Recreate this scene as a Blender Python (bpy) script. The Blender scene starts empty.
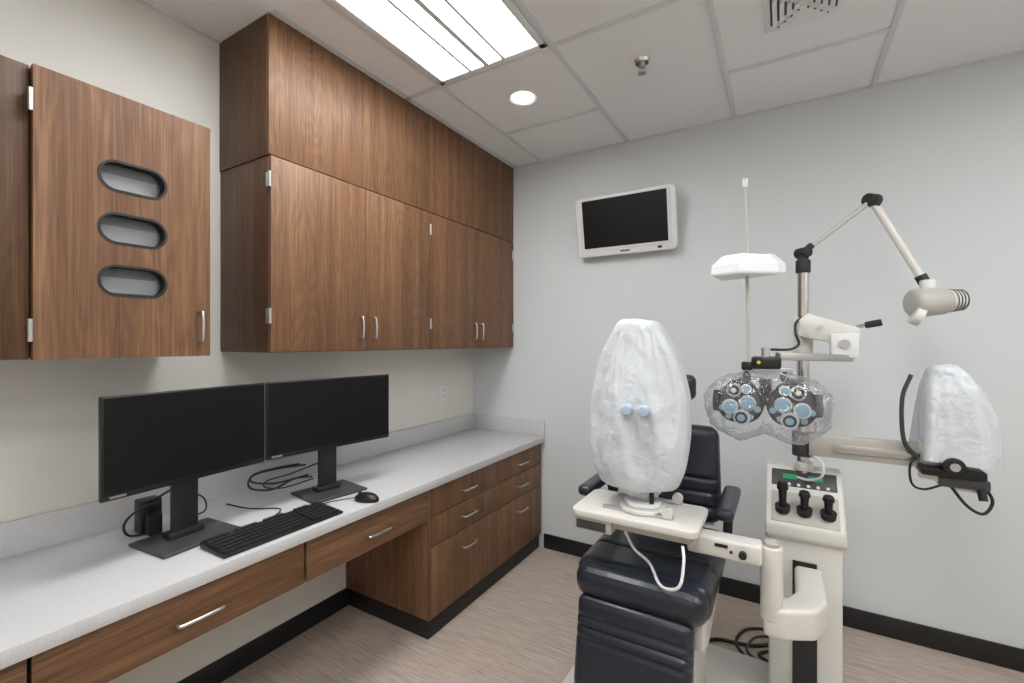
import bpy, bmesh, math, random
from mathutils import Vector, Matrix, Euler
random.seed(4)
sc=bpy.context.scene
H=2.74; D=2.89; RX=3.9; FY=-1.3
def lin(c):
    return tuple(((v/255)/12.92 if v/255<=0.04045 else ((v/255+0.055)/1.055)**2.4) for v in c)+(1,)
# ---------------- materials
def base_mat(name):
    m=bpy.data.materials.new(name); m.use_nodes=True
    return m,m.node_tree.nodes,m.node_tree.links,m.node_tree.nodes['Principled BSDF']
def mat(name,rgb,rough=.5,metal=0,bump=0,bscale=200,var=0.0,coat=0,emit=0,spec=.5):
    m,N,L,b=base_mat(name)
    c=lin(rgb)
    b.inputs['Roughness'].default_value=rough; b.inputs['Metallic'].default_value=metal
    b.inputs['Coat Weight'].default_value=coat; b.inputs['Specular IOR Level'].default_value=spec
    tc=N.new('ShaderNodeTexCoord'); no=N.new('ShaderNodeTexNoise')
    no.inputs['Scale'].default_value=bscale; no.inputs['Detail'].default_value=3
    L.new(tc.outputs['Object'],no.inputs['Vector'])
    r=N.new('ShaderNodeValToRGB')
    v=var if var else .02
    r.color_ramp.elements[0].color=tuple(x*(1-v) for x in c[:3])+(1,)
    r.color_ramp.elements[1].color=tuple(min(1,x*(1+v)) for x in c[:3])+(1,)
    r.color_ramp.elements[0].position=.3; r.color_ramp.elements[1].position=.7
    L.new(no.outputs['Fac'],r.inputs['Fac']); L.new(r.outputs['Color'],b.inputs['Base Color'])
    if bump:
        bp=N.new('ShaderNodeBump'); bp.inputs['Strength'].default_value=bump; bp.inputs['Distance'].default_value=.002
        L.new(no.outputs['Fac'],bp.inputs['Height']); L.new(bp.outputs['Normal'],b.inputs['Normal'])
    if emit:
        b.inputs['Emission Color'].default_value=c; b.inputs['Emission Strength'].default_value=emit
    return m
def wood(name,axis='z',dark=1.0):
    m,N,L,b=base_mat(name)
    tc=N.new('ShaderNodeTexCoord'); oi=N.new('ShaderNodeObjectInfo')
    mul=N.new('ShaderNodeMath'); mul.operation='MULTIPLY'; mul.inputs[1].default_value=37
    L.new(oi.outputs['Random'],mul.inputs[0])
    add=N.new('ShaderNodeVectorMath'); add.operation='ADD'
    L.new(tc.outputs['Object'],add.inputs[0]); L.new(mul.outputs[0],add.inputs[1])
    def mapped(s_long,s_cross):
        mp=N.new('ShaderNodeMapping')
        s={'x':(s_long,s_cross,s_cross),'y':(s_cross,s_long,s_cross),'z':(s_cross,s_cross,s_long)}[axis]
        mp.inputs['Scale'].default_value=s; L.new(add.outputs[0],mp.inputs['Vector']); return mp
    a=N.new('ShaderNodeTexNoise'); a.inputs['Scale'].default_value=1; a.inputs['Detail'].default_value=2; a.inputs['Distortion'].default_value=.2
    L.new(mapped(.8,5).outputs[0],a.inputs['Vector'])
    mm=N.new('ShaderNodeMath'); mm.operation='MULTIPLY'; mm.inputs[1].default_value=170; L.new(a.outputs['Fac'],mm.inputs[0])
    sn=N.new('ShaderNodeMath'); sn.operation='SINE'; L.new(mm.outputs[0],sn.inputs[0])
    f=N.new('ShaderNodeTexNoise'); f.inputs['Scale'].default_value=1; f.inputs['Detail'].default_value=5; f.inputs['Roughness'].default_value=.7
    L.new(mapped(4,190).outputs[0],f.inputs['Vector'])
    g=N.new('ShaderNodeTexNoise'); g.inputs['Scale'].default_value=1; g.inputs['Detail'].default_value=4
    L.new(mapped(.5,22).outputs[0],g.inputs['Vector'])
    m1=N.new('ShaderNodeMath'); m1.operation='MULTIPLY_ADD'; m1.inputs[1].default_value=.030; L.new(sn.outputs[0],m1.inputs[0])
    m2=N.new('ShaderNodeMath'); m2.operation='MULTIPLY_ADD'; m2.inputs[1].default_value=.6; m2.inputs[2].default_value=.0
    L.new(f.outputs['Fac'],m2.inputs[0])
    m3=N.new('ShaderNodeMath'); m3.operation='MULTIPLY_ADD'; m3.inputs[1].default_value=.40
    L.new(g.outputs['Fac'],m3.inputs[0]); L.new(m2.outputs[0],m3.inputs[2]); L.new(m3.outputs[0],m1.inputs[2])
    r=N.new('ShaderNodeValToRGB'); e=r.color_ramp.elements
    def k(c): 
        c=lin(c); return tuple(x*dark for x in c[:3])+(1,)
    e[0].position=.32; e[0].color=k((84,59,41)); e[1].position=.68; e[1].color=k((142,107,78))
    n=e.new(.5); n.color=k((114,82,58))
    L.new(m1.outputs[0],r.inputs['Fac']); L.new(r.outputs['Color'],b.inputs['Base Color'])
    b.inputs['Roughness'].default_value=.48; b.inputs['Specular IOR Level'].default_value=.35
    bp=N.new('ShaderNodeBump'); bp.inputs['Strength'].default_value=.08; bp.inputs['Distance'].default_value=.001
    L.new(f.outputs['Fac'],bp.inputs['Height']); L.new(bp.outputs['Normal'],b.inputs['Normal'])
    return m
def floor_mat():
    m,N,L,b=base_mat('vinyl_floor')
    tc=N.new('ShaderNodeTexCoord')
    def nz(s,d):
        mp=N.new('ShaderNodeMapping'); mp.inputs['Scale'].default_value=s; L.new(tc.outputs['Object'],mp.inputs['Vector'])
        n=N.new('ShaderNodeTexNoise'); n.inputs['Scale'].default_value=1; n.inputs['Detail'].default_value=d; n.inputs['Roughness'].default_value=.65
        L.new(mp.outputs[0],n.inputs['Vector']); return n
    a=nz((9,190,1),4); c=nz((4,70,1),3)
    mx=N.new('ShaderNodeMath'); mx.operation='MULTIPLY_ADD'; mx.inputs[1].default_value=.35
    h=N.new('ShaderNodeMath'); h.operation='MULTIPLY'; h.inputs[1].default_value=.65; L.new(a.outputs['Fac'],h.inputs[0])
    L.new(c.outputs['Fac'],mx.inputs[0]); L.new(h.outputs[0],mx.inputs[2])
    r=N.new('ShaderNodeValToRGB'); e=r.color_ramp.elements
    e[0].position=.33; e[0].color=lin((154,138,125)); e[1].position=.66; e[1].color=lin((212,199,187))
    n=e.new(.5); n.color=lin((187,171,158))
    L.new(mx.outputs[0],r.inputs['Fac']); L.new(r.outputs['Color'],b.inputs['Base Color']); b.inputs['Roughness'].default_value=.5
    bp=N.new('ShaderNodeBump'); bp.inputs['Strength'].default_value=.15; bp.inputs['Distance'].default_value=.001
    L.new(a.outputs['Fac'],bp.inputs['Height']); L.new(bp.outputs['Normal'],b.inputs['Normal'])
    return m
def emis(name,rgb,s):
    m=bpy.data.materials.new(name); m.use_nodes=True; N=m.node_tree.nodes; L=m.node_tree.links
    N.remove(N['Principled BSDF']); e=N.new('ShaderNodeEmission'); e.inputs[0].default_value=lin(rgb); e.inputs[1].default_value=s
    L.new(e.outputs[0],N['Material Output'].inputs[0]); return m
def plastic_mat():
    m,N,L,b=base_mat('clear_plastic')
    N.remove(b)
    t=N.new('ShaderNodeBsdfTransparent'); t.inputs[0].default_value=(.975,.985,1,1)
    g=N.new('ShaderNodeBsdfGlossy'); g.inputs['Roughness'].default_value=.08
    d=N.new('ShaderNodeBsdfDiffuse'); d.inputs[0].default_value=(.85,.9,.95,1)
    tc=N.new('ShaderNodeTexCoord'); n=N.new('ShaderNodeTexNoise'); n.inputs['Scale'].default_value=13; n.inputs['Detail'].default_value=3; n.inputs['Distortion'].default_value=1.5
    L.new(tc.outputs['Object'],n.inputs['Vector'])
    bp=N.new('ShaderNodeBump'); bp.inputs['Strength'].default_value=1; bp.inputs['Distance'].default_value=.03
    L.new(n.outputs['Fac'],bp.inputs['Height']); L.new(bp.outputs[0],g.inputs['Normal'])
    lw=N.new('ShaderNodeLayerWeight'); lw.inputs[0].default_value=.33; L.new(bp.outputs[0],lw.inputs['Normal'])
    s=N.new('ShaderNodeMixShader'); mr=N.new('ShaderNodeMath'); mr.operation='MULTIPLY_ADD'; mr.inputs[1].default_value=.55; mr.inputs[2].default_value=.06
    L.new(lw.outputs['Fresnel'],mr.inputs[0]); L.new(mr.outputs[0],s.inputs[0]); L.new(t.outputs[0],s.inputs[1]); L.new(g.outputs[0],s.inputs[2])
    s2=N.new('ShaderNodeMixShader'); mr2=N.new('ShaderNodeMath'); mr2.operation='MULTIPLY_ADD'; mr2.inputs[1].default_value=.32; mr2.inputs[2].default_value=.01
    L.new(lw.outputs['Facing'],mr2.inputs[0]); L.new(mr2.outputs[0],s2.inputs[0]); L.new(s.outputs[0],s2.inputs[1]); L.new(d.outputs[0],s2.inputs[2])
    L.new(s2.outputs[0],N['Material Output'].inputs[0]); return m
def cover_mat():
    m,N,L,b=base_mat('thin_white_dust_cover')
    b.inputs['Base Color'].default_value=lin((232,237,242)); b.inputs['Roughness'].default_value=.42
    tr=N.new('ShaderNodeBsdfTranslucent'); tr.inputs[0].default_value=lin((232,238,245))
    tp=N.new('ShaderNodeBsdfTransparent')
    tc=N.new('ShaderNodeTexCoord'); n=N.new('ShaderNodeTexNoise'); n.inputs['Scale'].default_value=18; n.inputs['Detail'].default_value=4; n.inputs['Distortion'].default_value=1
    L.new(tc.outputs['Object'],n.inputs['Vector'])
    vo=N.new('ShaderNodeTexVoronoi'); vo.inputs['Scale'].default_value=11; vo.feature='F1'
    ds=N.new('ShaderNodeVectorMath'); ds.operation='ADD'; sc3=N.new('ShaderNodeVectorMath'); sc3.operation='SCALE'; sc3.inputs['Scale'].default_value=.08
    L.new(n.outputs['Color'],sc3.inputs[0]); L.new(tc.outputs['Object'],ds.inputs[0]); L.new(sc3.outputs[0],ds.inputs[1]); L.new(ds.outputs[0],vo.inputs['Vector'])
    ad=N.new('ShaderNodeMath'); ad.operation='MULTIPLY_ADD'; ad.inputs[1].default_value=.5; L.new(n.outputs['Fac'],ad.inputs[0]); L.new(vo.outputs['Distance'],ad.inputs[2])
    bp=N.new('ShaderNodeBump'); bp.inputs['Strength'].default_value=.5; bp.inputs['Distance'].default_value=.02
    L.new(ad.outputs[0],bp.inputs['Height']); L.new(bp.outputs[0],b.inputs['Normal'])
    a=N.new('ShaderNodeMixShader'); a.inputs[0].default_value=.28; L.new(b.outputs[0],a.inputs[1]); L.new(tr.outputs[0],a.inputs[2])
    c=N.new('ShaderNodeMixShader'); c.inputs[0].default_value=.04; L.new(a.outputs[0],c.inputs[1]); L.new(tp.outputs[0],c.inputs[2])
    L.new(c.outputs[0],N['Material Output'].inputs[0]); return m
M=dict(
 wallL=mat('wall_paint_cream',(225,223,216),.75,bump=.15,bscale=350),
 wallB=mat('wall_paint_blue_grey',(214,219,221),.7,bump=.15,bscale=350),
 ceil=mat('ceiling_tile',(236,237,238),.9,bump=.5,bscale=420,var=.05),
 grid=mat('ceiling_grid_white',(216,218,220),.5),
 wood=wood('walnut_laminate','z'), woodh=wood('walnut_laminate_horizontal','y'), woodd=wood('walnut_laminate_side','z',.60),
 counter=mat('solid_surface_counter',(203,203,204),.35,bscale=420,var=.12),
 blackrub=mat('black_rubber_base',(26,26,28),.5),
 floor=floor_mat(),
 nickel=mat('brushed_nickel',(205,205,205),.28,1),
 chrome=mat('chrome',(215,215,216),.15,1),
 blk=mat('black_plastic',(22,23,25),.38), blkm=mat('black_matte',(30,31,33),.6),
 screen=mat('monitor_screen',(12,13,14),.5,spec=.25), 
 tvscreen=mat('tv_screen',(16,17,19),.35,spec=.3),
 grey=mat('dark_grey_plastic',(62,64,67),.45),
 key=mat('key_black',(34,35,37),.5),
 wplas=mat('white_plastic',(228,230,231),.35),
 beige=mat('beige_enamel',(217,215,209),.35), beiged=mat('beige_enamel_dark',(182,179,172),.4),
 navy=mat('navy_vinyl',(28,34,46),.3,bump=.35,bscale=260,coat=.15),
 cloth=cover_mat(), card=mat('card_holder_white',(238,241,243),.4),
 clothblue=mat('pale_blue_patch',(178,196,214),.6),
 lens=mat('pale_blue_lens',(150,192,214),.12,coat=.6),
 led=emis('troffer_lens_glow',(252,252,253),15),
 led2=emis('troffer_core_glow',(252,252,253),23),
 down=emis('downlight_glow',(255,250,240),30),
 disp=mat('green_display',(40,120,80),.3,emit=.6),
 plastic=plastic_mat(), yellow=mat('yellow_label',(220,200,40),.5),
 inner=mat('slot_interior',(112,116,119),.45), inner2=mat('slot_lip_grey',(150,154,157),.4), label=mat('label_text',(60,60,62),.5),
)
# ---------------- geometry helpers
def group(name):
    e=bpy.data.objects.new(name,None); sc.collection.objects.link(e); e.empty_display_size=.1; return e
def fin(bm,name,m,parent,smooth=True,ang=35):
    bmesh.ops.recalc_face_normals(bm,faces=bm.faces)
    me=bpy.data.meshes.new(name); bm.to_mesh(me); bm.free()
    ob=bpy.data.objects.new(name,me); sc.collection.objects.link(ob)
    me.materials.append(m)
    if smooth:
        for p in me.polygons: p.use_smooth=True
        me.set_sharp_from_angle(angle=math.radians(ang))
    if parent: ob.parent=parent
    return ob
def box(name,x0,x1,y0,y1,z0,z1,m,parent=None,bev=0,seg=2,mtx=None):
    bm=bmesh.new(); bmesh.ops.create_cube(bm,size=1)
    for v in bm.verts: v.co=Vector(((x0+x1)/2+v.co.x*(x1-x0),(y0+y1)/2+v.co.y*(y1-y0),(z0+z1)/2+v.co.z*(z1-z0)))
    if bev: bmesh.ops.bevel(bm,geom=bm.edges[:],offset=bev,segments=seg,profile=.5,affect='EDGES')
    if mtx is not None: bm.transform(mtx)
    return fin(bm,name,m,parent)
def obox(name,c,s,rot,m,parent=None,bev=0,seg=2):
    mt=Matrix.Translation(Vector(c))@Euler(rot).to_matrix().to_4x4()
    return box(name,-s[0]/2,s[0]/2,-s[1]/2,s[1]/2,-s[2]/2,s[2]/2,m,parent,bev,seg,mt)
def beam(name,p1,p2,w,h,m,parent=None,bev=0.003):
    p1=Vector(p1);p2=Vector(p2);d=p2-p1
    y=d.normalized(); x=y.cross(Vector((0,0,1))).normalized(); z=x.cross(y)
    mt=Matrix.Translation((p1+p2)/2)@Matrix((x,y,z)).transposed().to_4x4()
    l=d.length
    return box(name,-w/2,w/2,-l/2,l/2,-h/2,h/2,m,parent,bev,2,mt)
def cyl(name,p1,p2,r,m,parent=None,r2=None,seg=28,bev=0):
    p1=Vector(p1);p2=Vector(p2);d=p2-p1
    bm=bmesh.new(); bmesh.ops.create_cone(bm,cap_ends=True,segments=seg,radius1=r,radius2=r if r2 is None else r2,depth=d.length)
    if bev:
        ed=[e for e in bm.edges if abs(e.verts[0].co.z-e.verts[1].co.z)<1e-6]
        bmesh.ops.bevel(bm,geom=ed,offset=bev,segments=3,profile=.5,affect='EDGES')
    bm.transform(Matrix.Translation((p1+p2)/2)@d.to_track_quat('Z','Y').to_matrix().to_4x4())
    return fin(bm,name,m,parent)
def prism(name,pts,axis,lo,hi,m,parent=None,bev=0,seg=2):
    bm=bmesh.new()
    def P(a,b,c): return {'x':(c,a,b),'y':(a,c,b),'z':(a,b,c)}[axis]
    f=bm.faces.new([bm.verts.new(P(a,b,lo)) for a,b in pts])
    r=bmesh.ops.extrude_face_region(bm,geom=[f])
    for v in r['geom']:
        if isinstance(v,bmesh.types.BMVert):
            i={'x':0,'y':1,'z':2}[axis]; v.co[i]=hi
    bmesh.ops.recalc_face_normals(bm,faces=bm.faces)
    if bev: bmesh.ops.bevel(bm,geom=bm.edges[:],offset=bev,segments=seg,profile=.5,affect='EDGES')
    return fin(bm,name,m,parent)
def catmull(pts,n=8):
    pts=[Vector(p) for p in pts]; P=[pts[0]*2-pts[1]]+pts+[pts[-1]*2-pts[-2]]; out=[]
    for i in range(1,len(P)-2):
        a,b,c,d=P[i-1:i+3]
        for k in range(n):
            t=k/n
            out.append(.5*((2*b)+(c-a)*t+(2*a-5*b+4*c-d)*t*t+(3*b-a-3*c+d)*t**3))
    out.append(pts[-1]); return out
def tube(name,pts,r,m,parent=None,seg=10,smooth=8):
    P=catmull(pts,smooth) if smooth else [Vector(p) for p in pts]
    bm=bmesh.new(); rings=[]; nrm=None
    for i,p in enumerate(P):
        t=(P[min(i+1,len(P)-1)]-P[max(i-1,0)]).normalized()
        if nrm is None: nrm=t.orthogonal().normalized()
        else:
            nrm=(nrm-t*nrm.dot(t)); nrm=nrm.normalized() if nrm.length>1e-6 else t.orthogonal().normalized()
        bn=t.cross(nrm)
        rr=r(i/(len(P)-1)) if callable(r) else r
        rings.append([bm.verts.new(p+nrm*math.cos(2*math.pi*k/seg)*rr+bn*math.sin(2*math.pi*k/seg)*rr) for k in range(seg)])
    for a,b in zip(rings,rings[1:]):
        for k in range(seg): bm.faces.new((a[k],a[(k+1)%seg],b[(k+1)%seg],b[k]))
    bm.faces.new(rings[0]); bm.faces.new(rings[-1][::-1])
    return fin(bm,name,m,parent,ang=60)
def rrect(cx,cy,w,h,r,n=6):
    out=[]
    for sx,sy,a0 in ((1,1,0),(-1,1,90),(-1,-1,180),(1,-1,270)):
        for k in range(n+1):
            a=math.radians(a0+90*k/n); out.append((cx+sx*(w/2-r)+r*math.cos(a),cy+sy*(h/2-r)+r*math.sin(a)))
    return out
def ringprism(name,outer,inner,axis,lo,hi,m,parent):
    bm=bmesh.new()
    def P(a,b,c): return {'x':(c,a,b),'y':(a,c,b),'z':(a,b,c)}[axis]
    n=len(outer)
    V=[[bm.verts.new(P(a,b,c)) for a,b in L] for c in (lo,hi) for L in (outer,inner)]
    for i in range(n):
        j=(i+1)%n
        bm.faces.new((V[0][i],V[0][j],V[1][j],V[1][i])); bm.faces.new((V[2][i],V[2][j],V[3][j],V[3][i]))
        bm.faces.new((V[0][i],V[0][j],V[2][j],V[2][i])); bm.faces.new((V[1][i],V[1][j],V[3][j],V[3][i]))
    return fin(bm,name,m,parent)
def pull(name,c,axis,length,m,parent,out=Vector((1,0,0))):
    a={'y':Vector((0,1,0)),'z':Vector((0,0,1))}[axis]; c=Vector(c); h=length/2
    pts=[c-a*h,c-a*h+out*.018,c-a*(h-.008)+out*.027,c+out*.03,c+a*(h-.008)+out*.027,c+a*h+out*.018,c+a*h]
    return tube(name,pts,.0052,m,parent,10,6)
# ---------------- room
box('floor',-.1,RX+.1,FY-.1,D+.1,-.1,0,M['floor'])
box('ceiling',-.1,RX+.1,FY-.1,D+.1,H,H+.1,M['ceil'])
box('wall_left',-.1,0,FY-.1,D+.1,0,H,M['wallL'])
box('wall_back',0,RX,D,D+.1,0,H,M['wallB'])
box('wall_right',RX,RX+.1,FY-.1,D+.1,0,H,M['wallL'])
box('wall_front',0,RX,FY-.1,FY,0,H,M['wallL'])
box('baseboard_back',.62,RX,D-.012,D,0,.1,M['blackrub'],bev=.003)
box('baseboard_left',0,.012,FY,1.695,0,.1,M['blackrub'],bev=.003)
box('baseboard_right',RX-.012,RX,FY,D,0,.1,M['blackrub'],bev=.003)
box('baseboard_front',0,RX,FY,FY+.012,0,.1,M['blackrub'],bev=.003)
g=group('ceiling_grid')
w=.012
xs=[.605,1.221,1.84,2.462,3.08,3.70]
for i,x in enumerate(xs): box(f'runner_{i}',x-w,x+w,FY,D,H-.006,H,M['grid'],g,.001)
for i in range(len(xs)-1):
    ys=[-1.3+.1,-.68,-.07,.545,1.16,1.775]
    if i in (0,2,4): ys=ys+[2.39]
    for j,y in enumerate(ys): box(f'cross_{i}_{j}',xs[i],xs[i+1],y-w,y+w,H-.005,H,M['grid'],g,.001)
for j,y in enumerate((-.68,.545,1.775)): box(f'cross_side_{j}',.0,xs[0],y-w,y+w,H-.005,H,M['grid'],g,.001)
box('wall_angle_back',0.37,RX,D-.022,D,H-.005,H,M['grid'],g)
box('wall_angle_left',0,.022,FY,1.03,H-.005,H,M['grid'],g)
box('wall_angle_cabinet',.367,.40,1.035,D,H-.005,H,M['grid'],g)
def troffer(x0,x1,y0,y1):
    g=group('fluorescent_troffer')
    z0=H-.012
    box('frame_a',x0,x0+.03,y0,y1,z0,H,M['wplas'],g,.002); box('frame_b',x1-.03,x1,y0,y1,z0,H,M['wplas'],g,.002)
    box('frame_c',x0,x1,y0,y0+.03,z0,H,M['wplas'],g,.002); box('frame_d',x0,x1,y1-.03,y1,z0,H,M['wplas'],g,.002)
    W=x1-x0-.06; fr=[0,.31,.34,.475,.525,.66,.69,1]
    for i in range(0,7):
        a=x0+.03+W*fr[i]; b=x0+.03+W*fr[i+1]
        if i%2==0: box(f'lens_{i}',a,b,y0+.03,y1-.03,H-.006,H-.001,M['led' if i in(0,6) else 'led2'],g)
        else: box(f'rib_{i}',a,b,y0+.03,y1-.03,H-.018,H,M['grid'],g,.002)
troffer(.622,1.204,.56,1.76)
troffer(1.857,2.446,-.665,.53)  # unseen troffer above the camera, added as extra light for the room
troffer(3.097,3.685,.56,1.76)  # unseen troffer, added to brighten the right side and even out the light
g=group('recessed_downlight')
cx,cy=.908,2.073
bm=bmesh.new(); N_=40
V=[[bm.verts.new((cx+r*math.cos(2*math.pi*k/N_),cy+r*math.sin(2*math.pi*k/N_),z)) for k in range(N_)] for r,z in((.078,H),(.078,H-.006),(.07,H-.01),(.055,H-.004))]
for a,b in zip(V,V[1:]):
    for k in range(N_): bm.faces.new((a[k],a[(k+1)%N_],b[(k+1)%N_],b[k]))
fin(bm,'trim_ring',M['wplas'],g)
cyl('lamp_disc',(cx,cy,H-.001),(cx,cy,H-.005),.056,M['down'],g)
g=group('fire_sprinkler')
cx,cy=1.524,2.086
cyl('escutcheon',(cx,cy,H),(cx,cy,H-.012),.036,M['chrome'],g,r2=.03)
cyl('body',(cx,cy,H-.012),(cx,cy,H-.03),.012,M['nickel'],g)
tube('yoke',[(cx-.012,cy,H-.025),(cx-.016,cy,H-.04),(cx,cy,H-.055),(cx+.016,cy,H-.04),(cx+.012,cy,H-.025)],.003,M['nickel'],g)
cyl('deflector',(cx,cy,H-.055),(cx,cy,H-.058),.018,M['nickel'],g)
g=group('air_vent')
cx,cy=2.143,2.03
box('plate',cx-.13,cx+.13,cy-.13,cy+.13,H-.006,H,M['wplas'],g,.002)
for q in range(4):
    for k in range(4):
        o=.022+.024*k; hl=.012+.022*k
        a=math.pi/2*q; c_=math.cos(a); s_=math.sin(a)
        obox(f'louvre_{q}_{k}',(cx+c_*o,cy+s_*o,H-.014),(.018,hl*2,.002),(0,.6,a) ,M['wplas'],g)
        obox(f'gap_{q}_{k}',(cx+c_*(o+.012),cy+s_*(o+.012),H-.0065),(.008,hl*2+.015,.002),(0,0,a),M['grey'],g)
# ---------------- upper cabinets
def hinge(name,x,y,z,parent):
    cyl(name+'_knuckle',(x+.004,y-.006,z-.03),(x+.004,y-.006,z+.03),.006,M['nickel'],parent,seg=12)
    box(name+'_leaf',x-.022,x,y-.0065,y-.0045+.004,z-.028,z+.028,M['nickel'],parent)
g=group('wall_cabinet')
y0=1.035
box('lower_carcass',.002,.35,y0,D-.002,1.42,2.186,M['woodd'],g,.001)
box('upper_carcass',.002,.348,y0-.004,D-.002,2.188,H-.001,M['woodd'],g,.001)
box('bottom_panel',.004,.348,y0+.002,D-.004,1.416,1.42,M['wood'],g)
box('fascia_1',.350,.366,y0-.004,1.963,2.19,H-.002,M['wood'],g,.001)
box('fascia_2',.350,.366,1.966,D-.002,2.19,H-.002,M['wood'],g,.001)
ds=[1.035,1.503,1.963,2.412,2.862]
for i in range(4):
    box(f'door_{i+1}',.352,.371,ds[i]+.0015,ds[i+1]-.0015,1.419,2.184,M['wood'],g,.001)
box('filler',.352,.366,2.864,D-.002,1.419,2.184,M['wood'],g)
for i,y in enumerate((1.465,1.542,2.376,2.448)): pull(f'pull_{i+1}',(.371,y,1.525),'z',.10,M['nickel'],g)
for i,(y,z) in enumerate(((1.035,2.09),(1.035,1.56),(1.963,2.09),(1.963,1.56),(2.866,2.09),(2.866,1.56))): hinge(f'hinge_{i}',.371,y+ (.004 if i>1 else 0),z,g)
# slotted cabinet
g=group('slotted_wall_cabinet')
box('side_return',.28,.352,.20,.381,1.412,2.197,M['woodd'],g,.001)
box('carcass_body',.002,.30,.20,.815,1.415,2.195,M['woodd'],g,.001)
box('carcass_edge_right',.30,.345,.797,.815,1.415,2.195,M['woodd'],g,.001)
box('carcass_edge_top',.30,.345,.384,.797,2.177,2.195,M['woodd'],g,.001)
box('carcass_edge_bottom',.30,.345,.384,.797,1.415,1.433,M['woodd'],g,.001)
sy=.603; zs=[1.954,1.798,1.642]
def stad(z,w=.165,h=.088,n=10): return rrect(sy,z,w,h,h/2-.001,n)
door=box('door',.347,.371,.384,.818,1.411,2.198,M['wood'],g,0)
for i,z in enumerate(zs):
    cut=prism(f'cutter{i}',stad(z),'x',.30,.42,M['inner'],None)
    md=door.modifiers.new('b','BOOLEAN'); md.object=cut; md.operation='DIFFERENCE'; md.solver='EXACT'
    bpy.context.view_layer.update()
    dg=bpy.context.evaluated_depsgraph_get()
    me=bpy.data.meshes.new_from_object(door.evaluated_get(dg)); door.modifiers.clear(); door.data=me
    for p in me.polygons: p.use_smooth=False
    bpy.data.objects.remove(cut)
    ringprism(f'slot_rim_{i}',stad(z,.174,.094),stad(z,.160,.080),'x',.336,.373,M['blkm'],g)
    prism(f'slot_back_{i}',stad(z,.168,.088),'x',.328,.332,M['inner'],g)
    prism(f'slot_tray_{i}',[(sy-.072,z-.034),(sy+.072,z-.034),(sy+.072,z+.012),(sy-.072,z+.012)],'x',.332,.336,M['inner2'],g)
pull('pull',(.371,.783,1.51),'z',.10,M['nickel'],g)
hinge('hinge_1',.371,.384,2.10,g); hinge('hinge_2',.371,.384,1.49,g)
# ---------------- counter
g=group('countertop')
box('top',.002,.628,FY+.004,D-.002,.75,.79,M['counter'],g,.003)
box('backsplash_left',.002,.02,FY+.004,D-.002,.79,.90,M['counter'],g,.002)
box('backsplash_back',.02,.628,D-.021,D-.002,.79,.90,M['counter'],g,.002)
g=group('drawer_cabinet')
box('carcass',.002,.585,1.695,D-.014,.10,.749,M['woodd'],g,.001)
box('side_panel',.002,.603,1.688,1.703,.10,.749,M['wood'],g,.001)
box('toe_kick',.002,.585,1.700,D-.014,0,.10,M['blackrub'],g,.002)
for c,(a,b) in enumerate(((1.704,2.299),(2.302,2.872))):
    for d,(z0,z1,hz) in enumerate(((.604,.742,.668),(.455,.600,.528),(.103,.451,.365))):
        box(f'drawer_{c}_{d}',.586,.603,a,b,z0,z1,M['wood'],g,.001)
        pull(f'pull_{c}_{d}',(.603,(a+b)/2,hz),'y',.11,M['nickel'],g)
def pencil(a,b):
    g=group('pencil_drawer')
    box('case',.10,.585,a+.004,b-.004,.60,.749,M['woodd'],g,.001)
    box('front',.586,.603,a,b,.592,.742,M['woodh'],g,.001)
    pull('pull',(.603,(a+b)/2,.66),'y',.12,M['nickel'],g)
pencil(1.028,1.686); pencil(.33,1.018); pencil(-.36,.322)
# outlet
g=group('wall_outlet')
box('plate',0,.006,2.487,2.560,1.035,1.150,M['wplas'],g,.003)
for i,z in enumerate((1.072,1.113)):
    box(f'socket_{i}',.005,.008,2.507,2.540,z-.015,z+.015,M['wplas'],g,.002)
    box(f'slit_a{i}',.0078,.0085,2.514,2.517,z-.004,z+.008,M['blk'],g); box(f'slit_b{i}',.0078,.0085,2.529,2.532,z-.004,z+.008,M['blk'],g)
# ---------------- monitors
def monitor(p0,p1,base,h=.305,z0=.995):
    g=group('computer_monitor')
    p0=Vector(p0);p1=Vector(p1); w=(p1-p0).length; ang=math.atan2(p1.y-p0.y,p1.x-p0.x)
    c=(p0+p1)/2
    mt=Matrix.Translation((c.x,c.y,0))@Matrix.Rotation(ang,4,'Z')
    box('bezel',-w/2,w/2,0,.018,z0,z0+h,M['blk'],g,.004,3,mt)
    box('screen',-w/2+.006,w/2-.006,-.0012,.002,z0+.018,z0+h-.006,M['screen'],g,0,2,mt)
    box('back_shell',-w*.33,w*.33,.018,.045,z0+.04,z0+h-.06,M['blkm'],g,.008,3,mt)
    box('chin_label',-w/2+.02,-w/2+.06,-.0015,0,z0+.006,z0+.012,M['nickel'],g,0,2,mt)
    box('neck',-.04,.04,.05,.075,.80,z0+.18,M['blkm'],g,.006,3,mt)
    box('neck_plate',-.055,.055,.04,.06,z0+.07,z0+.20,M['blkm'],g,.004,2,mt)
    box('stand_base',-.125,.125,-.06,.145,.791,.801,M['grey'],g,.003,3,mt)
    box('neck_foot',-.055,.055,.04,.09,.80,.822,M['blkm'],g,.005,2,mt)
    return g
def cab(name,pts,r=.0025,g=None): tube(name,pts,r,M['blk'],g,8,8)
g=monitor((.40,.515),(.355,1.022),None)
cab('c1',[(.30,.70,.93),(.24,.66,.90),(.19,.64,.85),(.17,.66,.80),(.20,.72,.797)],.004,g)
cab('c2',[(.27,.80,.93),(.24,.86,.88),(.20,.88,.82),(.15,.84,.797)],.003,g)
cab('c6',[(.27,.74,.95),(.22,.72,.92),(.17,.70,.90),(.15,.72,.89)],.004,g)
box('dock_box',.12,.175,.69,.755,.791,.905,M['blk'],g,.005)
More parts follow.
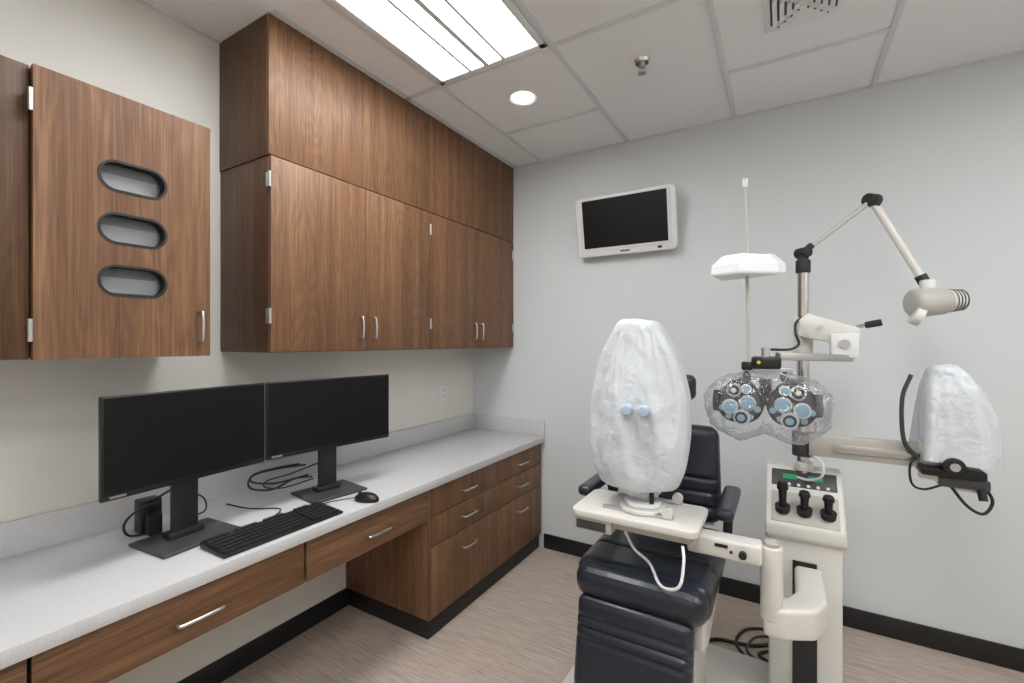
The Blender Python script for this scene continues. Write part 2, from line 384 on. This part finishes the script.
box('dock_box_small',.175,.215,.70,.74,.791,.86,M['blkm'],g,.004)
g=monitor((.347,1.032),(.430,1.595),None)
cab('c3',[(.28,1.22,.93),(.22,1.16,.92),(.17,1.08,.90),(.20,1.05,.86),(.24,1.12,.84),(.24,1.22,.86),(.28,1.28,.86)],.004,g)
cab('c4',[(.30,1.30,.92),(.22,1.22,.88),(.17,1.14,.86),(.16,1.14,.83),(.2,1.2,.82),(.28,1.29,.85)],.003,g)
cab('c7',[(.28,1.25,.92),(.22,1.16,.915),(.17,1.09,.90),(.16,1.08,.87),(.20,1.16,.85),(.27,1.27,.87)],.004,g)
# keyboard
g=group('computer_keyboard')
kx0,kx1,ky0,ky1=.458,.606,.745,1.185
prism('body',[(kx0,.791),(kx1,.791),(kx1,.800),(kx0,.812)],'y',ky0,ky1,M['blk'],g,.003)
bm=bmesh.new()
rows=6
for r in range(rows):
    x=kx1-.012-r*.0232; zt=.801+ (kx1-x)/(kx1-kx0)*.012
    y=ky0+.008
    while y<ky1-.02:
        wd=.0165
        if r==0 and ky0+.09<y<ky0+.2: wd=.1
        if r==5 and int((y-ky0)/.02)%5==4: y+=.012; continue
        if abs(y-(ky0+.305))<.010: y+=.010; continue
        ww=min(wd,ky1-.008-y)
        if ww<.012: break
        mt=Matrix.Translation((x-.008,y+ww/2,zt+.002))@Matrix.Diagonal((.0185,ww,.007,1))
        bmesh.ops.create_cube(bm,size=1,matrix=mt); y+=ww+.0022
fin(bm,'keys',M['key'],g)
cab('cord',[(.462,1.0,.797),(.43,1.0,.795),(.36,1.08,.795),(.25,1.02,.795),(.12,1.0,.795)],.0025,g)
g=group('computer_mouse')
bm=bmesh.new(); bmesh.ops.create_uvsphere(bm,u_segments=24,v_segments=16,radius=1)
for v in bm.verts:
    z=max(v.co.z,-.25); v.co=Vector((.575+v.co.x*.055*(1-.1*v.co.y),1.33+v.co.y*.031,.7985+z*.028))
bm.transform(Matrix.Translation((.575,1.33,0))@Matrix.Rotation(.3,4,'Z')@Matrix.Translation((-.575,-1.33,0)))
fin(bm,'shell',M['blk'],g)
cyl('wheel',(.543,1.316,.823),(.543,1.325,.823),.007,M['grey'],g,seg=14)
cab('cord',[(.525,1.325,.80),(.49,1.29,.795),(.465,1.24,.795),(.455,1.20,.795)],.002,g)
# ---------------- TV
g=group('wall_television')
mt=Matrix.Translation((1.225,2.80,2.198))@Matrix.Rotation(math.radians(11),4,'X')
def T(ob): ob.data.transform(mt); return ob
T(prism('shell',rrect(0,0,.625,.375,.03),'y',-.02,.03,M['wplas'],g,.006,3))
T(prism('back',rrect(0,0,.45,.28,.03),'y',.03,.055,M['wplas'],g,.01,3))
T(ringprism('bezel_step',rrect(0,.012,.572,.325,.012),rrect(0,.016,.53,.30,.004),'y',-.024,-.018,M['grid'],g))
T(box('screen',-.265,.265,-.0225,-.018,-.134,.166,M['tvscreen'],g))
T(box('logo',-.03,.03,-.0215,-.0195,-.170,-.161,M['grey'],g)); T(box('badge',.20,.225,-.0215,-.0195,-.172,-.158,M['blk'],g))
box('bracket',1.15,1.28,2.875,2.888,2.13,2.28,M['grey'],g,.003)
box('bracket_arm',1.19,1.24,2.83,2.88,2.18,2.23,M['grey'],g,.003)
# ---------------- chair
CX=1.63
g=group('exam_chair')
prism('platform',[(1.29,1.5),(1.36,1.43),(2.30,1.43),(2.38,1.5),(2.38,2.25),(2.33,2.30),(1.33,2.30),(1.29,2.26)],'z',.012,.05,M['beige'],g,.006)
prism('platform_skirt',[(1.275,1.495),(1.355,1.415),(2.305,1.415),(2.395,1.495),(2.395,2.26),(2.34,2.315),(1.325,2.315),(1.275,2.265)],'z',0,.02,M['blackrub'],g,.003)
prism('column_shroud',rrect(CX+.02,1.93,.30,.34,.06),'z',.05,.34,M['beige'],g,.01)
prism('lift_sleeve',rrect(CX+.02,1.93,.22,.26,.05),'z',.34,.47,M['blkm'],g,.004)
box('under_frame',CX-.15,CX+.17,1.66,2.16,.46,.55,M['beige'],g,.02,3)
def cushion(name,cx,cy,cz,sx,sy_,sz,ridges=(),ax='y',rot=0,r=.045,m='navy',taper=0,depth=.007):
    bm=bmesh.new(); bmesh.ops.create_cube(bm,size=1)
    for v in bm.verts: v.co=Vector((v.co.x*sx,v.co.y*sy_,v.co.z*sz))
    bmesh.ops.bevel(bm,geom=bm.edges[:],offset=r,segments=5,profile=.5,affect='EDGES')
    i={'y':1,'z':2}[ax]; L={'y':sy_,'z':sz}[ax]
    for k in range(1,60):
        co=Vector((0,0,0)); co[i]=-L/2+L*k/60; no=Vector((0,0,0)); no[i]=1
        bmesh.ops.bisect_plane(bm,geom=bm.verts[:]+bm.edges[:]+bm.faces[:],plane_co=co,plane_no=no)
    for v in bm.verts:
        for rr in ridges:
            d=abs(v.co[i]-rr)/.014
            if d<1:
                f=(1-d)**2*depth
                if ax=='y' and v.co.z>0: v.co.z-=f*2
                if ax=='z' and v.co.y<0: v.co.y+=f*2
        if taper: v.co.x*=1+taper*(v.co.z/sz)
    bm.transform(Matrix.Translation((cx,cy,cz))@Matrix.Rotation(rot,4,'X'))
    return fin(bm,name,M[m],g,ang=80)
cushion('seat',CX+.02,1.835,.605,.46,.56,.13,(-.10,.06),'y',0)
cushion('seat_front_roll',CX+.02,1.575,.60,.45,.12,.125,(),'y',.25,.055)
cushion('leg_rest',CX+.01,1.515,.365,.39,.075,.39,(.125,.090,.055,-.10),'z',math.radians(-10),.03,depth=.005)
cushion('backrest',CX+.01,2.20,.87,.40,.10,.42,(-.02,-.08,-.14),'z',math.radians(-8),.048,'navy',-.10,.005)
cushion('headrest',CX,2.25,1.245,.20,.07,.12,(),'z',math.radians(-8),.032)
tube('headrest_stem',[(CX,2.26,1.06),(CX,2.275,1.15),(CX,2.28,1.22)],.012,M['chrome'],g)
box('back_shell',CX-.16,CX+.18,2.245,2.265,.62,1.0,M['beige'],g,.008,2)
box('back_hinge',CX-.12,CX+.14,2.08,2.26,.50,.62,M['blkm'],g,.02)
for s,n in((-1,'left'),(1,'right')):
    ax=CX+s*.265
    cushion(f'armrest_{n}',ax,1.95,.835,.065,.34,.045,(),'y',0,.02)
    beam(f'arm_support_{n}',(ax-s*.01,2.10,.82),(ax-s*.03,2.17,.55),.03,.05,M['blkm'],g,.006)
    beam(f'arm_bracket_{n}',(ax-s*.03,2.17,.56),(CX+s*.1,2.17,.54),.03,.05,M['blkm'],g,.006)
prism('side_cover',[(1.60,.44),(1.70,.40),(2.02,.46),(2.02,.58),(1.60,.56)],'x',CX+.19,CX+.225,M['beige'],g,.008)
box('foot_plate',CX-.17,CX+.19,1.30,1.50,.16,.18,M['blackrub'],g,.006)
tube('foot_brace',[(CX+.01,1.50,.25),(CX+.01,1.52,.19),(CX+.01,1.45,.17)],.015,M['chrome'],g)
# ---------------- slit lamp table & arm
g=group('instrument_table')
prism('top',rrect(1.625,1.675,.437,.27,.03),'z',.825,.85,M['beige'],g,.005)
prism('under_tray',rrect(1.63,1.68,.40,.22,.03),'z',.795,.825,M['beiged'],g,.005)
box('power_box',1.415,1.56,1.548,1.66,.778,.826,M['beiged'],g,.006)
box('power_label',1.43,1.54,1.5455,1.548,.785,.815,M['label'],g)
box('arm_box',1.79,2.02,1.66,1.735,.735,.80,M['beige'],g,.01,3)
box('arm_box_label',1.88,1.92,1.657,1.66,.775,.785,M['blk'],g)
cyl('arm_switch',(1.965,1.661,.765),(1.965,1.645,.765),.012,M['blk'],g)
cyl('arm_light',(1.93,1.661,.765),(1.93,1.656,.765),.005,M['blk'],g)
cyl('swivel',(2.045,1.72,.55),(2.045,1.72,.79),.033,M['beige'],g,bev=.006)
cyl('swivel_cap',(2.045,1.72,.79),(2.045,1.72,.805),.024,M['beiged'],g,bev=.004)
prism('rotating_arm',[(2.02,1.69),(2.08,1.69),(2.17,1.74),(2.205,1.82),(2.205,2.075),(2.115,2.075),(2.115,1.86),(2.09,1.80),(2.03,1.76)],'z',.50,.60,M['beige'],g,.016,4)
tube('power_cord',[(1.80,1.54,.80),(1.81,1.50,.76),(1.80,1.47,.70),(1.74,1.50,.675),(1.68,1.60,.69),(1.62,1.62,.72),(1.60,1.58,.79)],.005,M['wplas'],g)
# ---------------- draped covers (cloth settled over the real instrument parts, then frozen to mesh)
def drape(name,prof,c,squash,parent,colliders,pin_hem,frames=45,seg=84,n=60,shape=2.6,seed=1):
    bm=bmesh.new(); rings=[]; rnd=random.Random(seed)
    z0,z1=prof[0][0],prof[-1][0]
    def ev(z):
        for a,b in zip(prof,prof[1:]):
            if a[0]<=z<=b[0]+1e-9:
                t=(z-a[0])/(b[0]-a[0]); return a[1]+(b[1]-a[1])*t
        return prof[-1][1]
    for i in range(n+1):
        z=z0+(z1-z0)*i/n; r=ev(z); ring=[]
        for k in range(seg):
            a=2*math.pi*k/seg; ca,sa=math.cos(a),math.sin(a)
            q=(abs(ca)**shape+abs(sa)**shape)**(-1/shape)
            if i==0 and pin_hem: q*=1+.10*math.sin(a*9+seed)
            ring.append(bm.verts.new((c[0]+ca*r*q+rnd.uniform(-.001,.001),c[1]+sa*r*q*squash+rnd.uniform(-.001,.001),z)))
        rings.append(ring)
    for a,b in zip(rings,rings[1:]):
        for k in range(seg): bm.faces.new((a[k],a[(k+1)%seg],b[(k+1)%seg],b[k]))
    prev=rings[-1]; r1=prof[-1][1]
    cen=Vector((c[0],c[1],z1))
    for f in (.75,.5,.25):
        ring=[bm.verts.new(cen+(v.co-cen)*f) for v in rings[-1]]
        for k in range(seg): bm.faces.new((prev[k],prev[(k+1)%seg],ring[(k+1)%seg],ring[k]))
        prev=ring
    top=bm.verts.new(cen)
    for k in range(seg): bm.faces.new((prev[k],prev[(k+1)%seg],top))
    ob=fin(bm,name,M['cloth'],parent,ang=75)
    if pin_hem:
        vg=ob.vertex_groups.new(name='hem'); vg.add(list(range(seg)),1.0,'REPLACE')
    for col in colliders:
        cm=col.modifiers.new('col','COLLISION'); col.collision.thickness_outer=.006; col.collision.cloth_friction=8
    md=ob.modifiers.new('cloth','CLOTH'); s=md.settings
    s.quality=6; s.mass=.12; s.tension_stiffness=25; s.compression_stiffness=12; s.shear_stiffness=8; s.bending_stiffness=.25
    s.tension_damping=8; s.compression_damping=8; s.bending_damping=.6; s.air_damping=2.5
    if pin_hem: s.vertex_group_mass='hem'
    md.collision_settings.distance_min=.006; md.collision_settings.collision_quality=3
    md.point_cache.frame_start=1; md.point_cache.frame_end=frames
    try:
        for f in range(1,frames+1): sc.frame_set(f)
        dg=bpy.context.evaluated_depsgraph_get()
        me=bpy.data.meshes.new_from_object(ob.evaluated_get(dg))
        ok=all(-1<v.co.z<3 and abs(v.co.x-c[0])<.6 and abs(v.co.y-c[1])<.6 for v in me.vertices)
        ob.modifiers.clear()
        if ok: ob.data=me
    except Exception as ex:
        print('drape failed',ex); ob.modifiers.clear()
    for col in colliders: col.modifiers.clear()
    sc.frame_set(1)
    sub=ob.modifiers.new('s','SUBSURF'); sub.levels=1; sub.render_levels=1
    for p in ob.data.polygons: p.use_smooth=True
    return ob
def dense_box(name,x0,x1,y0,y1,z0,z1,m,parent,bev=.012):
    return box(name,x0,x1,y0,y1,z0,z1,M[m],parent,bev,3)
g=group('covered_slit_lamp')
SX,SY=1.617,1.70
cyl('base_plate',(SX+.02,SY-.03,.851),(SX+.02,SY-.03,.868),.085,M['beige'],g,bev=.005)
cyl('base_disc',(SX+.02,SY-.03,.868),(SX+.02,SY-.03,.885),.065,M['wplas'],g,bev=.005)
cyl('column',(SX,SY,.885),(SX,SY,1.10),.03,M['beige'],g)
cyl('joystick',(SX+.06,SY-.06,.87),(SX+.06,SY-.06,.93),.008,M['blk'],g)
for s in(-1,1):
    box(f'rail_{s}',SX-.11,SX+.14,SY+s*.085-.008,SY+s*.085+.008,.851,.862,M['nickel'],g,.002)
    cyl(f'roller_{s}',(SX+.12,SY+s*.085-.012,.872),(SX+.12,SY+s*.085+.012,.872),.018,M['beige'],g)
c1=dense_box('optics_block',SX-.055,SX+.080,SY-.10,SY+.06,1.13,1.27,'beige',g)
c3=prism('instrument_frame',[(SX-.120,1.03),(SX+.120,1.03),(SX+.165,1.14),(SX+.165,1.26),(SX+.130,1.40),(SX+.060,1.525),(SX-.055,1.535),(SX-.125,1.41),(SX-.160,1.26),(SX-.165,1.12)],'y',SY-.055,SY+.055,M['beige'],g,.015,3)
drape('dust_cover',[(.90,.070),(.93,.095),(.98,.135),(1.04,.165),(1.15,.185),(1.30,.185),(1.42,.160),(1.50,.122),(1.56,.085),(1.575,.065)],(SX,SY),.80,g,[c1,c3],True,28,seed=5)
for s in(-1,1):
    cyl(f'eyepiece_{s}',(SX+.018+s*.030,SY-.10,1.222),(SX+.024+s*.030,SY-.150,1.222),.021,M['clothblue'],g,r2=.018,bev=.004)
# ---------------- instrument stand
g=group('instrument_stand')
PX,PY=2.148,2.253
prism('column',[(2.085,.05),(2.36,.05),(2.36,.72),(2.085,.72)],'x',2.027,2.268,M['beige'],g,.010,3)
prism('console',[(2.085,.68),(2.36,.68),(2.36,.90),(2.33,.93),(2.25,.93),(2.065,.745),(2.065,.70)],'x',2.015,2.28,M['beige'],g,.010,3)
box('slot_track',2.108,2.188,2.078,2.086,.06,.61,M['blk'],g,.002)
sl=math.atan2(.185,.185)
def onslope(t,x,off=0):
    y=2.065+.185*t; z=.745+.185*t
    return (x,y-off*math.sin(sl),z+off*math.cos(sl))
obox('display_bezel',onslope(.80,2.148,.001),(.225,.075,.006),(sl,0,0),M['grey'],g,.002)
obox('display_green',onslope(.82,2.10,.004),(.05,.022,.004),(sl,0,0),M['disp'],g)
obox('display_green_2',onslope(.82,2.19,.004),(.05,.022,.004),(sl,0,0),M['disp'],g)
obox('well_panel',onslope(.30,2.148,.001),(.225,.13,.004),(sl,0,0),M['beiged'],g,.001)
for i in range(6): 
    p=onslope(.68,2.065+i*.033,.004); cyl(f'button_{i}',p,onslope(.68,2.065+i*.033,.009),.006,M['wplas'],g,seg=14)
for i,(x,h) in enumerate(((2.075,.085),(2.148,.055),(2.225,.05))):
    a=onslope(.25,x,-.01); p=Vector(a)
    cyl(f'well_{i}',p+Vector((0,-.01,.005)),p+Vector((0,-.018,.025)),.025,M['blkm'],g,r2=.027)
    cyl(f'handle_{i}',p+Vector((0,-.015,.02)),p+Vector((0,-.02,.04+h*.6)),.012,M['blk'],g,r2=.015,bev=.002)
    cyl(f'handle_head_{i}',p+Vector((0,-.02,.04+h*.6)),p+Vector((0,-.024,.04+h)),.021,M['blk'],g,r2=.017,bev=.005)
cyl('pole_lower',(PX,PY,.90),(PX,PY,1.42),.024,M['chrome'],g)
cyl('pole_collar',(PX,PY,.925),(PX,PY,.96),.034,M['beige'],g,bev=.004)
cyl('pole_mid',(PX,PY,1.40),(PX,PY,1.76),.021,M['chrome'],g)
cyl('arm_collar',(PX,PY,1.38),(PX,PY,1.56),.036,M['beige'],g,bev=.004)
cyl('bracket_ring',(PX,PY,.985),(PX,PY,1.085),.04,M['grey'],g,bev=.004)
cyl('pole_cap',(PX,PY,1.745),(PX,PY,1.80),.027,M['blkm'],g,bev=.005)
prism('balance_arm',[(2.13,1.545),(2.16,1.575),(2.33,1.51),(2.33,1.47),(2.27,1.45),(2.13,1.48)],'y',2.17,2.225,M['beige'],g,.006)
box('balance_cover',2.235,2.325,2.155,2.215,1.395,1.49,M['wplas'],g,.008)
cyl('balance_screw',(2.28,2.156,1.45),(2.28,2.148,1.45),.018,M['beiged'],g)
cyl('balance_screw_small',(2.20,2.171,1.515),(2.20,2.165,1.515),.010,M['chrome'],g)
cyl('lock_shaft',(2.32,2.19,1.515),(2.37,2.18,1.53),.007,M['chrome'],g)
cyl('lock_knob',(2.345,2.183,1.522),(2.395,2.173,1.532),.013,M['blk'],g,bev=.004)
beam('support_beam',(2.30,2.18,1.395),(2.06,1.95,1.405),.028,.028,M['nickel'],g,.004)
tube('arm_cable',[(2.14,2.21,1.56),(2.12,2.15,1.53),(2.12,2.13,1.49),(2.13,2.12,1.45),(2.10,2.04,1.43),(2.04,1.95,1.43)],.005,M['blk'],g)
beam('side_arm',(PX+.02,PY-.03,1.04),(2.52,2.20,1.045),.045,.085,M['beiged'],g,.005)
beam('side_arm_rib',(PX+.10,PY-.065,1.04),(2.50,2.175,1.045),.01,.03,M['nickel'],g,.002)
cyl('side_arm_pivot',(2.53,2.19,.965),(2.53,2.19,1.10),.03,M['beige'],g,bev=.005)
prism('side_arm_foot',[(2.50,.985),(2.50,1.02),(2.58,1.0),(2.66,.965),(2.66,.94),(2.58,.945)],'y',2.14,2.20,M['beige'],g,.006)
tube('pole_cord',[(PX+.02,PY-.03,1.0),(PX+.06,PY-.08,.98),(PX+.06,PY-.09,.93),(PX+.02,PY-.06,.90),(PX-.03,PY-.03,.90)],.005,M['wplas'],g)
# ---------------- overhead lamp
g=group('overhead_exam_lamp')
J0=Vector((PX,PY,1.80)); E=Vector((2.395,2.401,2.05)); L1=Vector((2.552,2.375,1.70))
cyl('base_joint',J0-Vector((0,0,.0)),J0+Vector((0,0,.03)),.02,M['blkm'],g)
cyl('base_knuckle',J0+Vector((-.02,.02,.03)),J0+Vector((.02,-.02,.03)),.022,M['blkm'],g,bev=.004)
cyl('arm_lower',J0+Vector((0,0,.03)),E,.010,M['beiged'],g)
cyl('arm_lower_sleeve',J0+Vector((0,0,.03)),J0+Vector((0,0,.03))+(E-J0)*.12,.014,M['blkm'],g)
cyl('elbow',E+Vector((-.02,-.02,0)),E+Vector((.02,.02,0)),.026,M['blkm'],g,bev=.004)
beam('elbow_block',E+Vector((-.02,0,.0)),E+Vector((.03,0,-.015)),.04,.04,M['blkm'],g,.006)
cyl('arm_upper',E,L1,.015,M['beige'],g)
cyl('arm_end',L1-(L1-E)*.06,L1+(L1-E)*.03,.02,M['blkm'],g)
cyl('head_neck',L1,L1+Vector((.005,-.005,-.05)),.016,M['beige'],g)
hd=Vector((.86,.35,.06)).normalized()
hc=Vector((2.568,2.33,1.612))
cyl('head_body',hc-hd*.075,hc+hd*.055,.058,M['beiged'],g,r2=.05,bev=.022)
cyl('head_neck_hub',hc+Vector((-.01,.01,.03)),hc+Vector((-.01,.015,.085)),.024,M['beige'],g,bev=.003)
cyl('head_tail',hc+hd*.05,hc+hd*.105,.044,M['beige'],g,r2=.036,bev=.01)
for i in range(4): cyl(f'vent_{i}',hc+hd*(.060+i*.012),hc+hd*(.063+i*.012),.0445-i*.0015,M['grey'],g)
cyl('head_lens',hc-hd*.07+Vector((0,-.02,-.045)),hc-hd*.04+Vector((0,-.03,-.06)),.035,M['beige'],g,bev=.006)
# ---------------- phoropter
g=group('phoropter')
C=Vector((2.022,1.89,1.237))
def pc(name,x,z,r,d0,d1,m,r2=None,bev=.002):
    return cyl(name,(C.x+x,C.y-d0,C.z+z),(C.x+x,C.y-d1,C.z+z),r,M[m],g,r2=r2,bev=bev)
for s,n in((-1,'l'),(1,'r')):
    pts=[]
    for k in range(28):
        a=2*math.pi*k/28; rx=.074+.006*math.cos(2*a); rz=.083+.008*math.cos(3*a+1.57)
        pts.append((C.x+s*.082+s*rx*math.cos(a),C.z+rz*math.sin(a)))
    prism(f'housing_{n}',pts,'y',C.y-.025,C.y+.03,M['blk'],g,.005)
    pc(f'face_plate_{n}',s*.082,.0,.066,.024,.030,'grey')
    pc(f'aperture_ring_{n}',s*.055,.0,.029,.028,.046,'chrome'); pc(f'aperture_{n}',s*.055,.0,.023,.044,.048,'lens')
    pc(f'cyl_dial_{n}',s*.075,-.052,.030,.028,.052,'wplas',.026); pc(f'cyl_core_{n}',s*.075,-.052,.021,.050,.056,'blk'); pc(f'cyl_knob_{n}',s*.075,-.052,.013,.054,.066,'lens')
    pc(f'jcc_ring_{n}',s*.112,-.015,.027,.032,.050,'wplas'); pc(f'jcc_lens_{n}',s*.112,-.015,.021,.048,.053,'lens')
    pc(f'aux_dial_{n}',s*.10,.045,.026,.026,.044,'chrome'); pc(f'aux_core_{n}',s*.10,.045,.019,.042,.048,'blk'); pc(f'aux_cap_{n}',s*.10,.045,.009,.046,.052,'wplas')
    pc(f'sphere_scale_{n}',s*.060,.050,.018,.028,.040,'wplas'); pc(f'sphere_lens_{n}',s*.060,.050,.013,.038,.043,'lens')
    for q in range(5):
        a=math.radians(200+q*35) if s<0 else math.radians(340-q*35)
        pc(f'token_{n}_{q}',s*.082+.062*math.cos(a),.062*math.sin(a),.011,.028,.038,'lens',bev=.001)
    cyl(f'side_wheel_{n}',(C.x+s*.148,C.y,C.z),(C.x+s*.172,C.y,C.z),.040,M['blkm'],g,bev=.004)
    cyl(f'side_cap_{n}',(C.x+s*.171,C.y,C.z),(C.x+s*.180,C.y,C.z),.026,M['wplas'],g,bev=.003)
    cyl(f'level_knob_{n}',(C.x+s*.06,C.y,C.z+.08),(C.x+s*.06,C.y,C.z+.115),.014,M['blk'],g)
box('nose_bridge',C.x-.02,C.x+.02,C.y-.01,C.y+.025,C.z-.01,C.z+.09,M['blk'],g,.006)
box('rotator_bar',C.x-.075,C.x+.085,C.y-.012,C.y+.02,C.z+.105,C.z+.128,M['nickel'],g,.004)
box('mount_block',C.x-.045,C.x+.05,C.y-.03,C.y+.05,C.z+.125,C.z+.168,M['blk'],g,.008)
cyl('mount_post',(C.x,C.y,C.z+.16),(C.x,C.y,C.z+.20),.014,M['chrome'],g)
cyl('yellow_dot',(C.x-.02,C.y-.03,C.z+.148),(C.x-.02,C.y-.036,C.z+.148),.006,M['yellow'],g)
box('rod_holder',C.x-.075,C.x-.04,C.y-.05,C.y-.01,C.z+.12,C.z+.15,M['blk'],g,.005)
RXp,RYp=1.971,1.857
tube('near_point_rod',[(RXp,RYp,C.z+.13),(RXp-.004,RYp,1.60),(RXp-.012,RYp-.003,2.03)],.006,M['beiged'],g,10,2)
cyl('rod_tip',(RXp-.012,RYp-.003,2.02),(RXp-.012,RYp-.003,2.05),.009,M['wplas'],g)
bm=bmesh.new(); rr=[]
for (sc_,z) in ((.96,1.698),(1.0,1.705),(.98,1.735),(.70,1.768),(.60,1.772)):
    ring=[]
    for k in range(6):
        a=2*math.pi*k/6+.35
        ring.append(bm.verts.new((RXp-.004+.127*sc_*math.cos(a),RYp+.085*sc_*math.sin(a),z+.006*math.sin(2*a))))
    rr.append(ring)
for a,b in zip(rr,rr[1:]):
    for k in range(6): bm.faces.new((a[k],a[(k+1)%6],b[(k+1)%6],b[k]))
bm.faces.new(rr[0]); bm.faces.new(rr[-1])
fin(bm,'card_holder',M['card'],g,False)
bm=bmesh.new(); seg=72; rings=[]
for i in range(17):
    t=-1+2*i/16; yy=t*.085; sc2=math.sqrt(max(0,1-(abs(t)**3)))*.92+.06
    ring=[]
    for k in range(seg):
        a=2*math.pi*k/seg
        rx=.205; rz=.145 if math.sin(a)<0 else .122
        x=rx*math.copysign(abs(math.cos(a))**.7,math.cos(a)); z=rz*math.copysign(abs(math.sin(a))**.75,math.sin(a))
        if z<0: z+=.040*math.exp(-(x/.05)**2)
        z*=1-.15*(x/.215)**2
        w_=1+.025*math.sin(9*a+t*4)+.018*math.sin(17*a-t*7)
        ring.append(bm.verts.new((C.x+x*sc2*w_,C.y-.005+yy,C.z-.005+z*sc2*w_)))
    rings.append(ring)
for a,b in zip(rings,rings[1:]):
    for k in range(seg): bm.faces.new((a[k],a[(k+1)%seg],b[(k+1)%seg],b[k]))
bm.faces.new(rings[0]); bm.faces.new(rings[-1])
fin(bm,'clear_cover',M['plastic'],g,ang=180)
# ---------------- covered keratometer
g=group('covered_keratometer')
KX,KY=2.595,2.176
k1=dense_box('optics_core',KX-.075,KX+.045,KY-.065,KY+.065,1.09,1.30,'beige',g)
k2=dense_box('optics_hood',KX-.060,KX+.005,KY-.045,KY+.045,1.28,1.365,'beige',g)
k3=cyl('eyepiece_tube',(KX+.03,KY,1.20),(KX+.085,KY-.02,1.17),.028,M['beige'],g,bev=.006)
drape('dust_cover',[(1.065,.128),(1.15,.118),(1.25,.108),(1.34,.092),(1.38,.072),(1.395,.045)],(KX-.008,KY),.85,g,[k1,k2,k3],False,30,seed=8,seg=72,n=44)
tube('face_frame',[(KX-.10,KY-.02,1.04),(KX-.140,KY-.02,1.10),(KX-.145,KY-.02,1.25),(KX-.12,KY-.02,1.34)],.007,M['grey'],g)
cyl('neck',(KX,KY,1.02),(KX,KY,1.09),.035,M['blk'],g)
box('carriage',KX-.10,KX+.07,KY-.06,KY+.06,.99,1.02,M['blk'],g,.008)
box('carriage_low',KX-.05,KX+.08,KY-.05,KY+.05,.955,.99,M['grey'],g,.006)
cyl('focus_wheel',(KX-.02,KY-.06,1.035),(KX-.02,KY-.09,1.035),.03,M['blk'],g,bev=.004)
cyl('focus_cap',(KX-.02,KY-.09,1.035),(KX-.02,KY-.096,1.035),.014,M['chrome'],g)
cyl('joystick',(KX+.055,KY-.05,.96),(KX+.058,KY-.06,.925),.012,M['blk'],g)
tube('power_cord',[(KX-.02,KY-.04,.96),(KX+.02,KY-.05,.90),(KX+.06,KY-.05,.88),(KX+.085,KY-.04,.92),(KX+.07,KY-.03,.96),(KX+.04,KY-.02,.97)],.005,M['blk'],g)
tube('cord_left',[(2.515,2.18,1.06),(2.475,2.16,1.02),(2.475,2.15,.95),(2.51,2.16,.93),(2.56,2.17,.95)],.004,M['blk'],g)
# floor cables
g=group('floor_cables')
tube('cable_1',[(1.93,2.34,.008),(1.88,2.45,.008),(1.92,2.58,.008),(2.02,2.62,.008),(2.06,2.50,.008),(1.98,2.40,.008),(2.08,2.34,.008)],.007,M['blk'],g)
tube('cable_2',[(1.74,2.34,.008),(1.80,2.42,.008),(1.96,2.46,.008),(2.10,2.60,.008),(2.12,2.80,.008),(2.10,2.86,.03)],.008,M['blk'],g)
tube('cable_3',[(1.98,2.34,.010),(1.93,2.40,.016),(1.97,2.52,.020),(2.08,2.54,.02),(2.16,2.40,.012),(2.2,2.35,.010)],.006,M['grey'],g)
# ---------------- recentre empties
bpy.context.view_layer.update()
for e in [o for o in sc.objects if o.type=='EMPTY']:
    mn=Vector((1e9,)*3); mx=Vector((-1e9,)*3)
    for c in e.children:
        for v in c.data.vertices:
            for i in range(3): mn[i]=min(mn[i],v.co[i]); mx[i]=max(mx[i],v.co[i])
    e.location=Vector(((mn.x+mx.x)/2,(mn.y+mx.y)/2,mn.z))
    for c in e.children: c.location=-e.location
w=bpy.data.worlds.new('room_world'); sc.world=w; w.use_nodes=True
w.node_tree.nodes['Background'].inputs[0].default_value=(.8,.85,.9,1); w.node_tree.nodes['Background'].inputs[1].default_value=.3
cd=bpy.data.cameras.new('camera'); cam=bpy.data.objects.new('camera',cd); sc.collection.objects.link(cam); sc.camera=cam
cd.sensor_width=36; cd.lens=16.0; cd.clip_start=.01
cam.location=(2.08,0,1.46); cam.rotation_euler=(math.radians(90),0,math.radians(30.87))
sc.view_settings.view_transform='Standard'
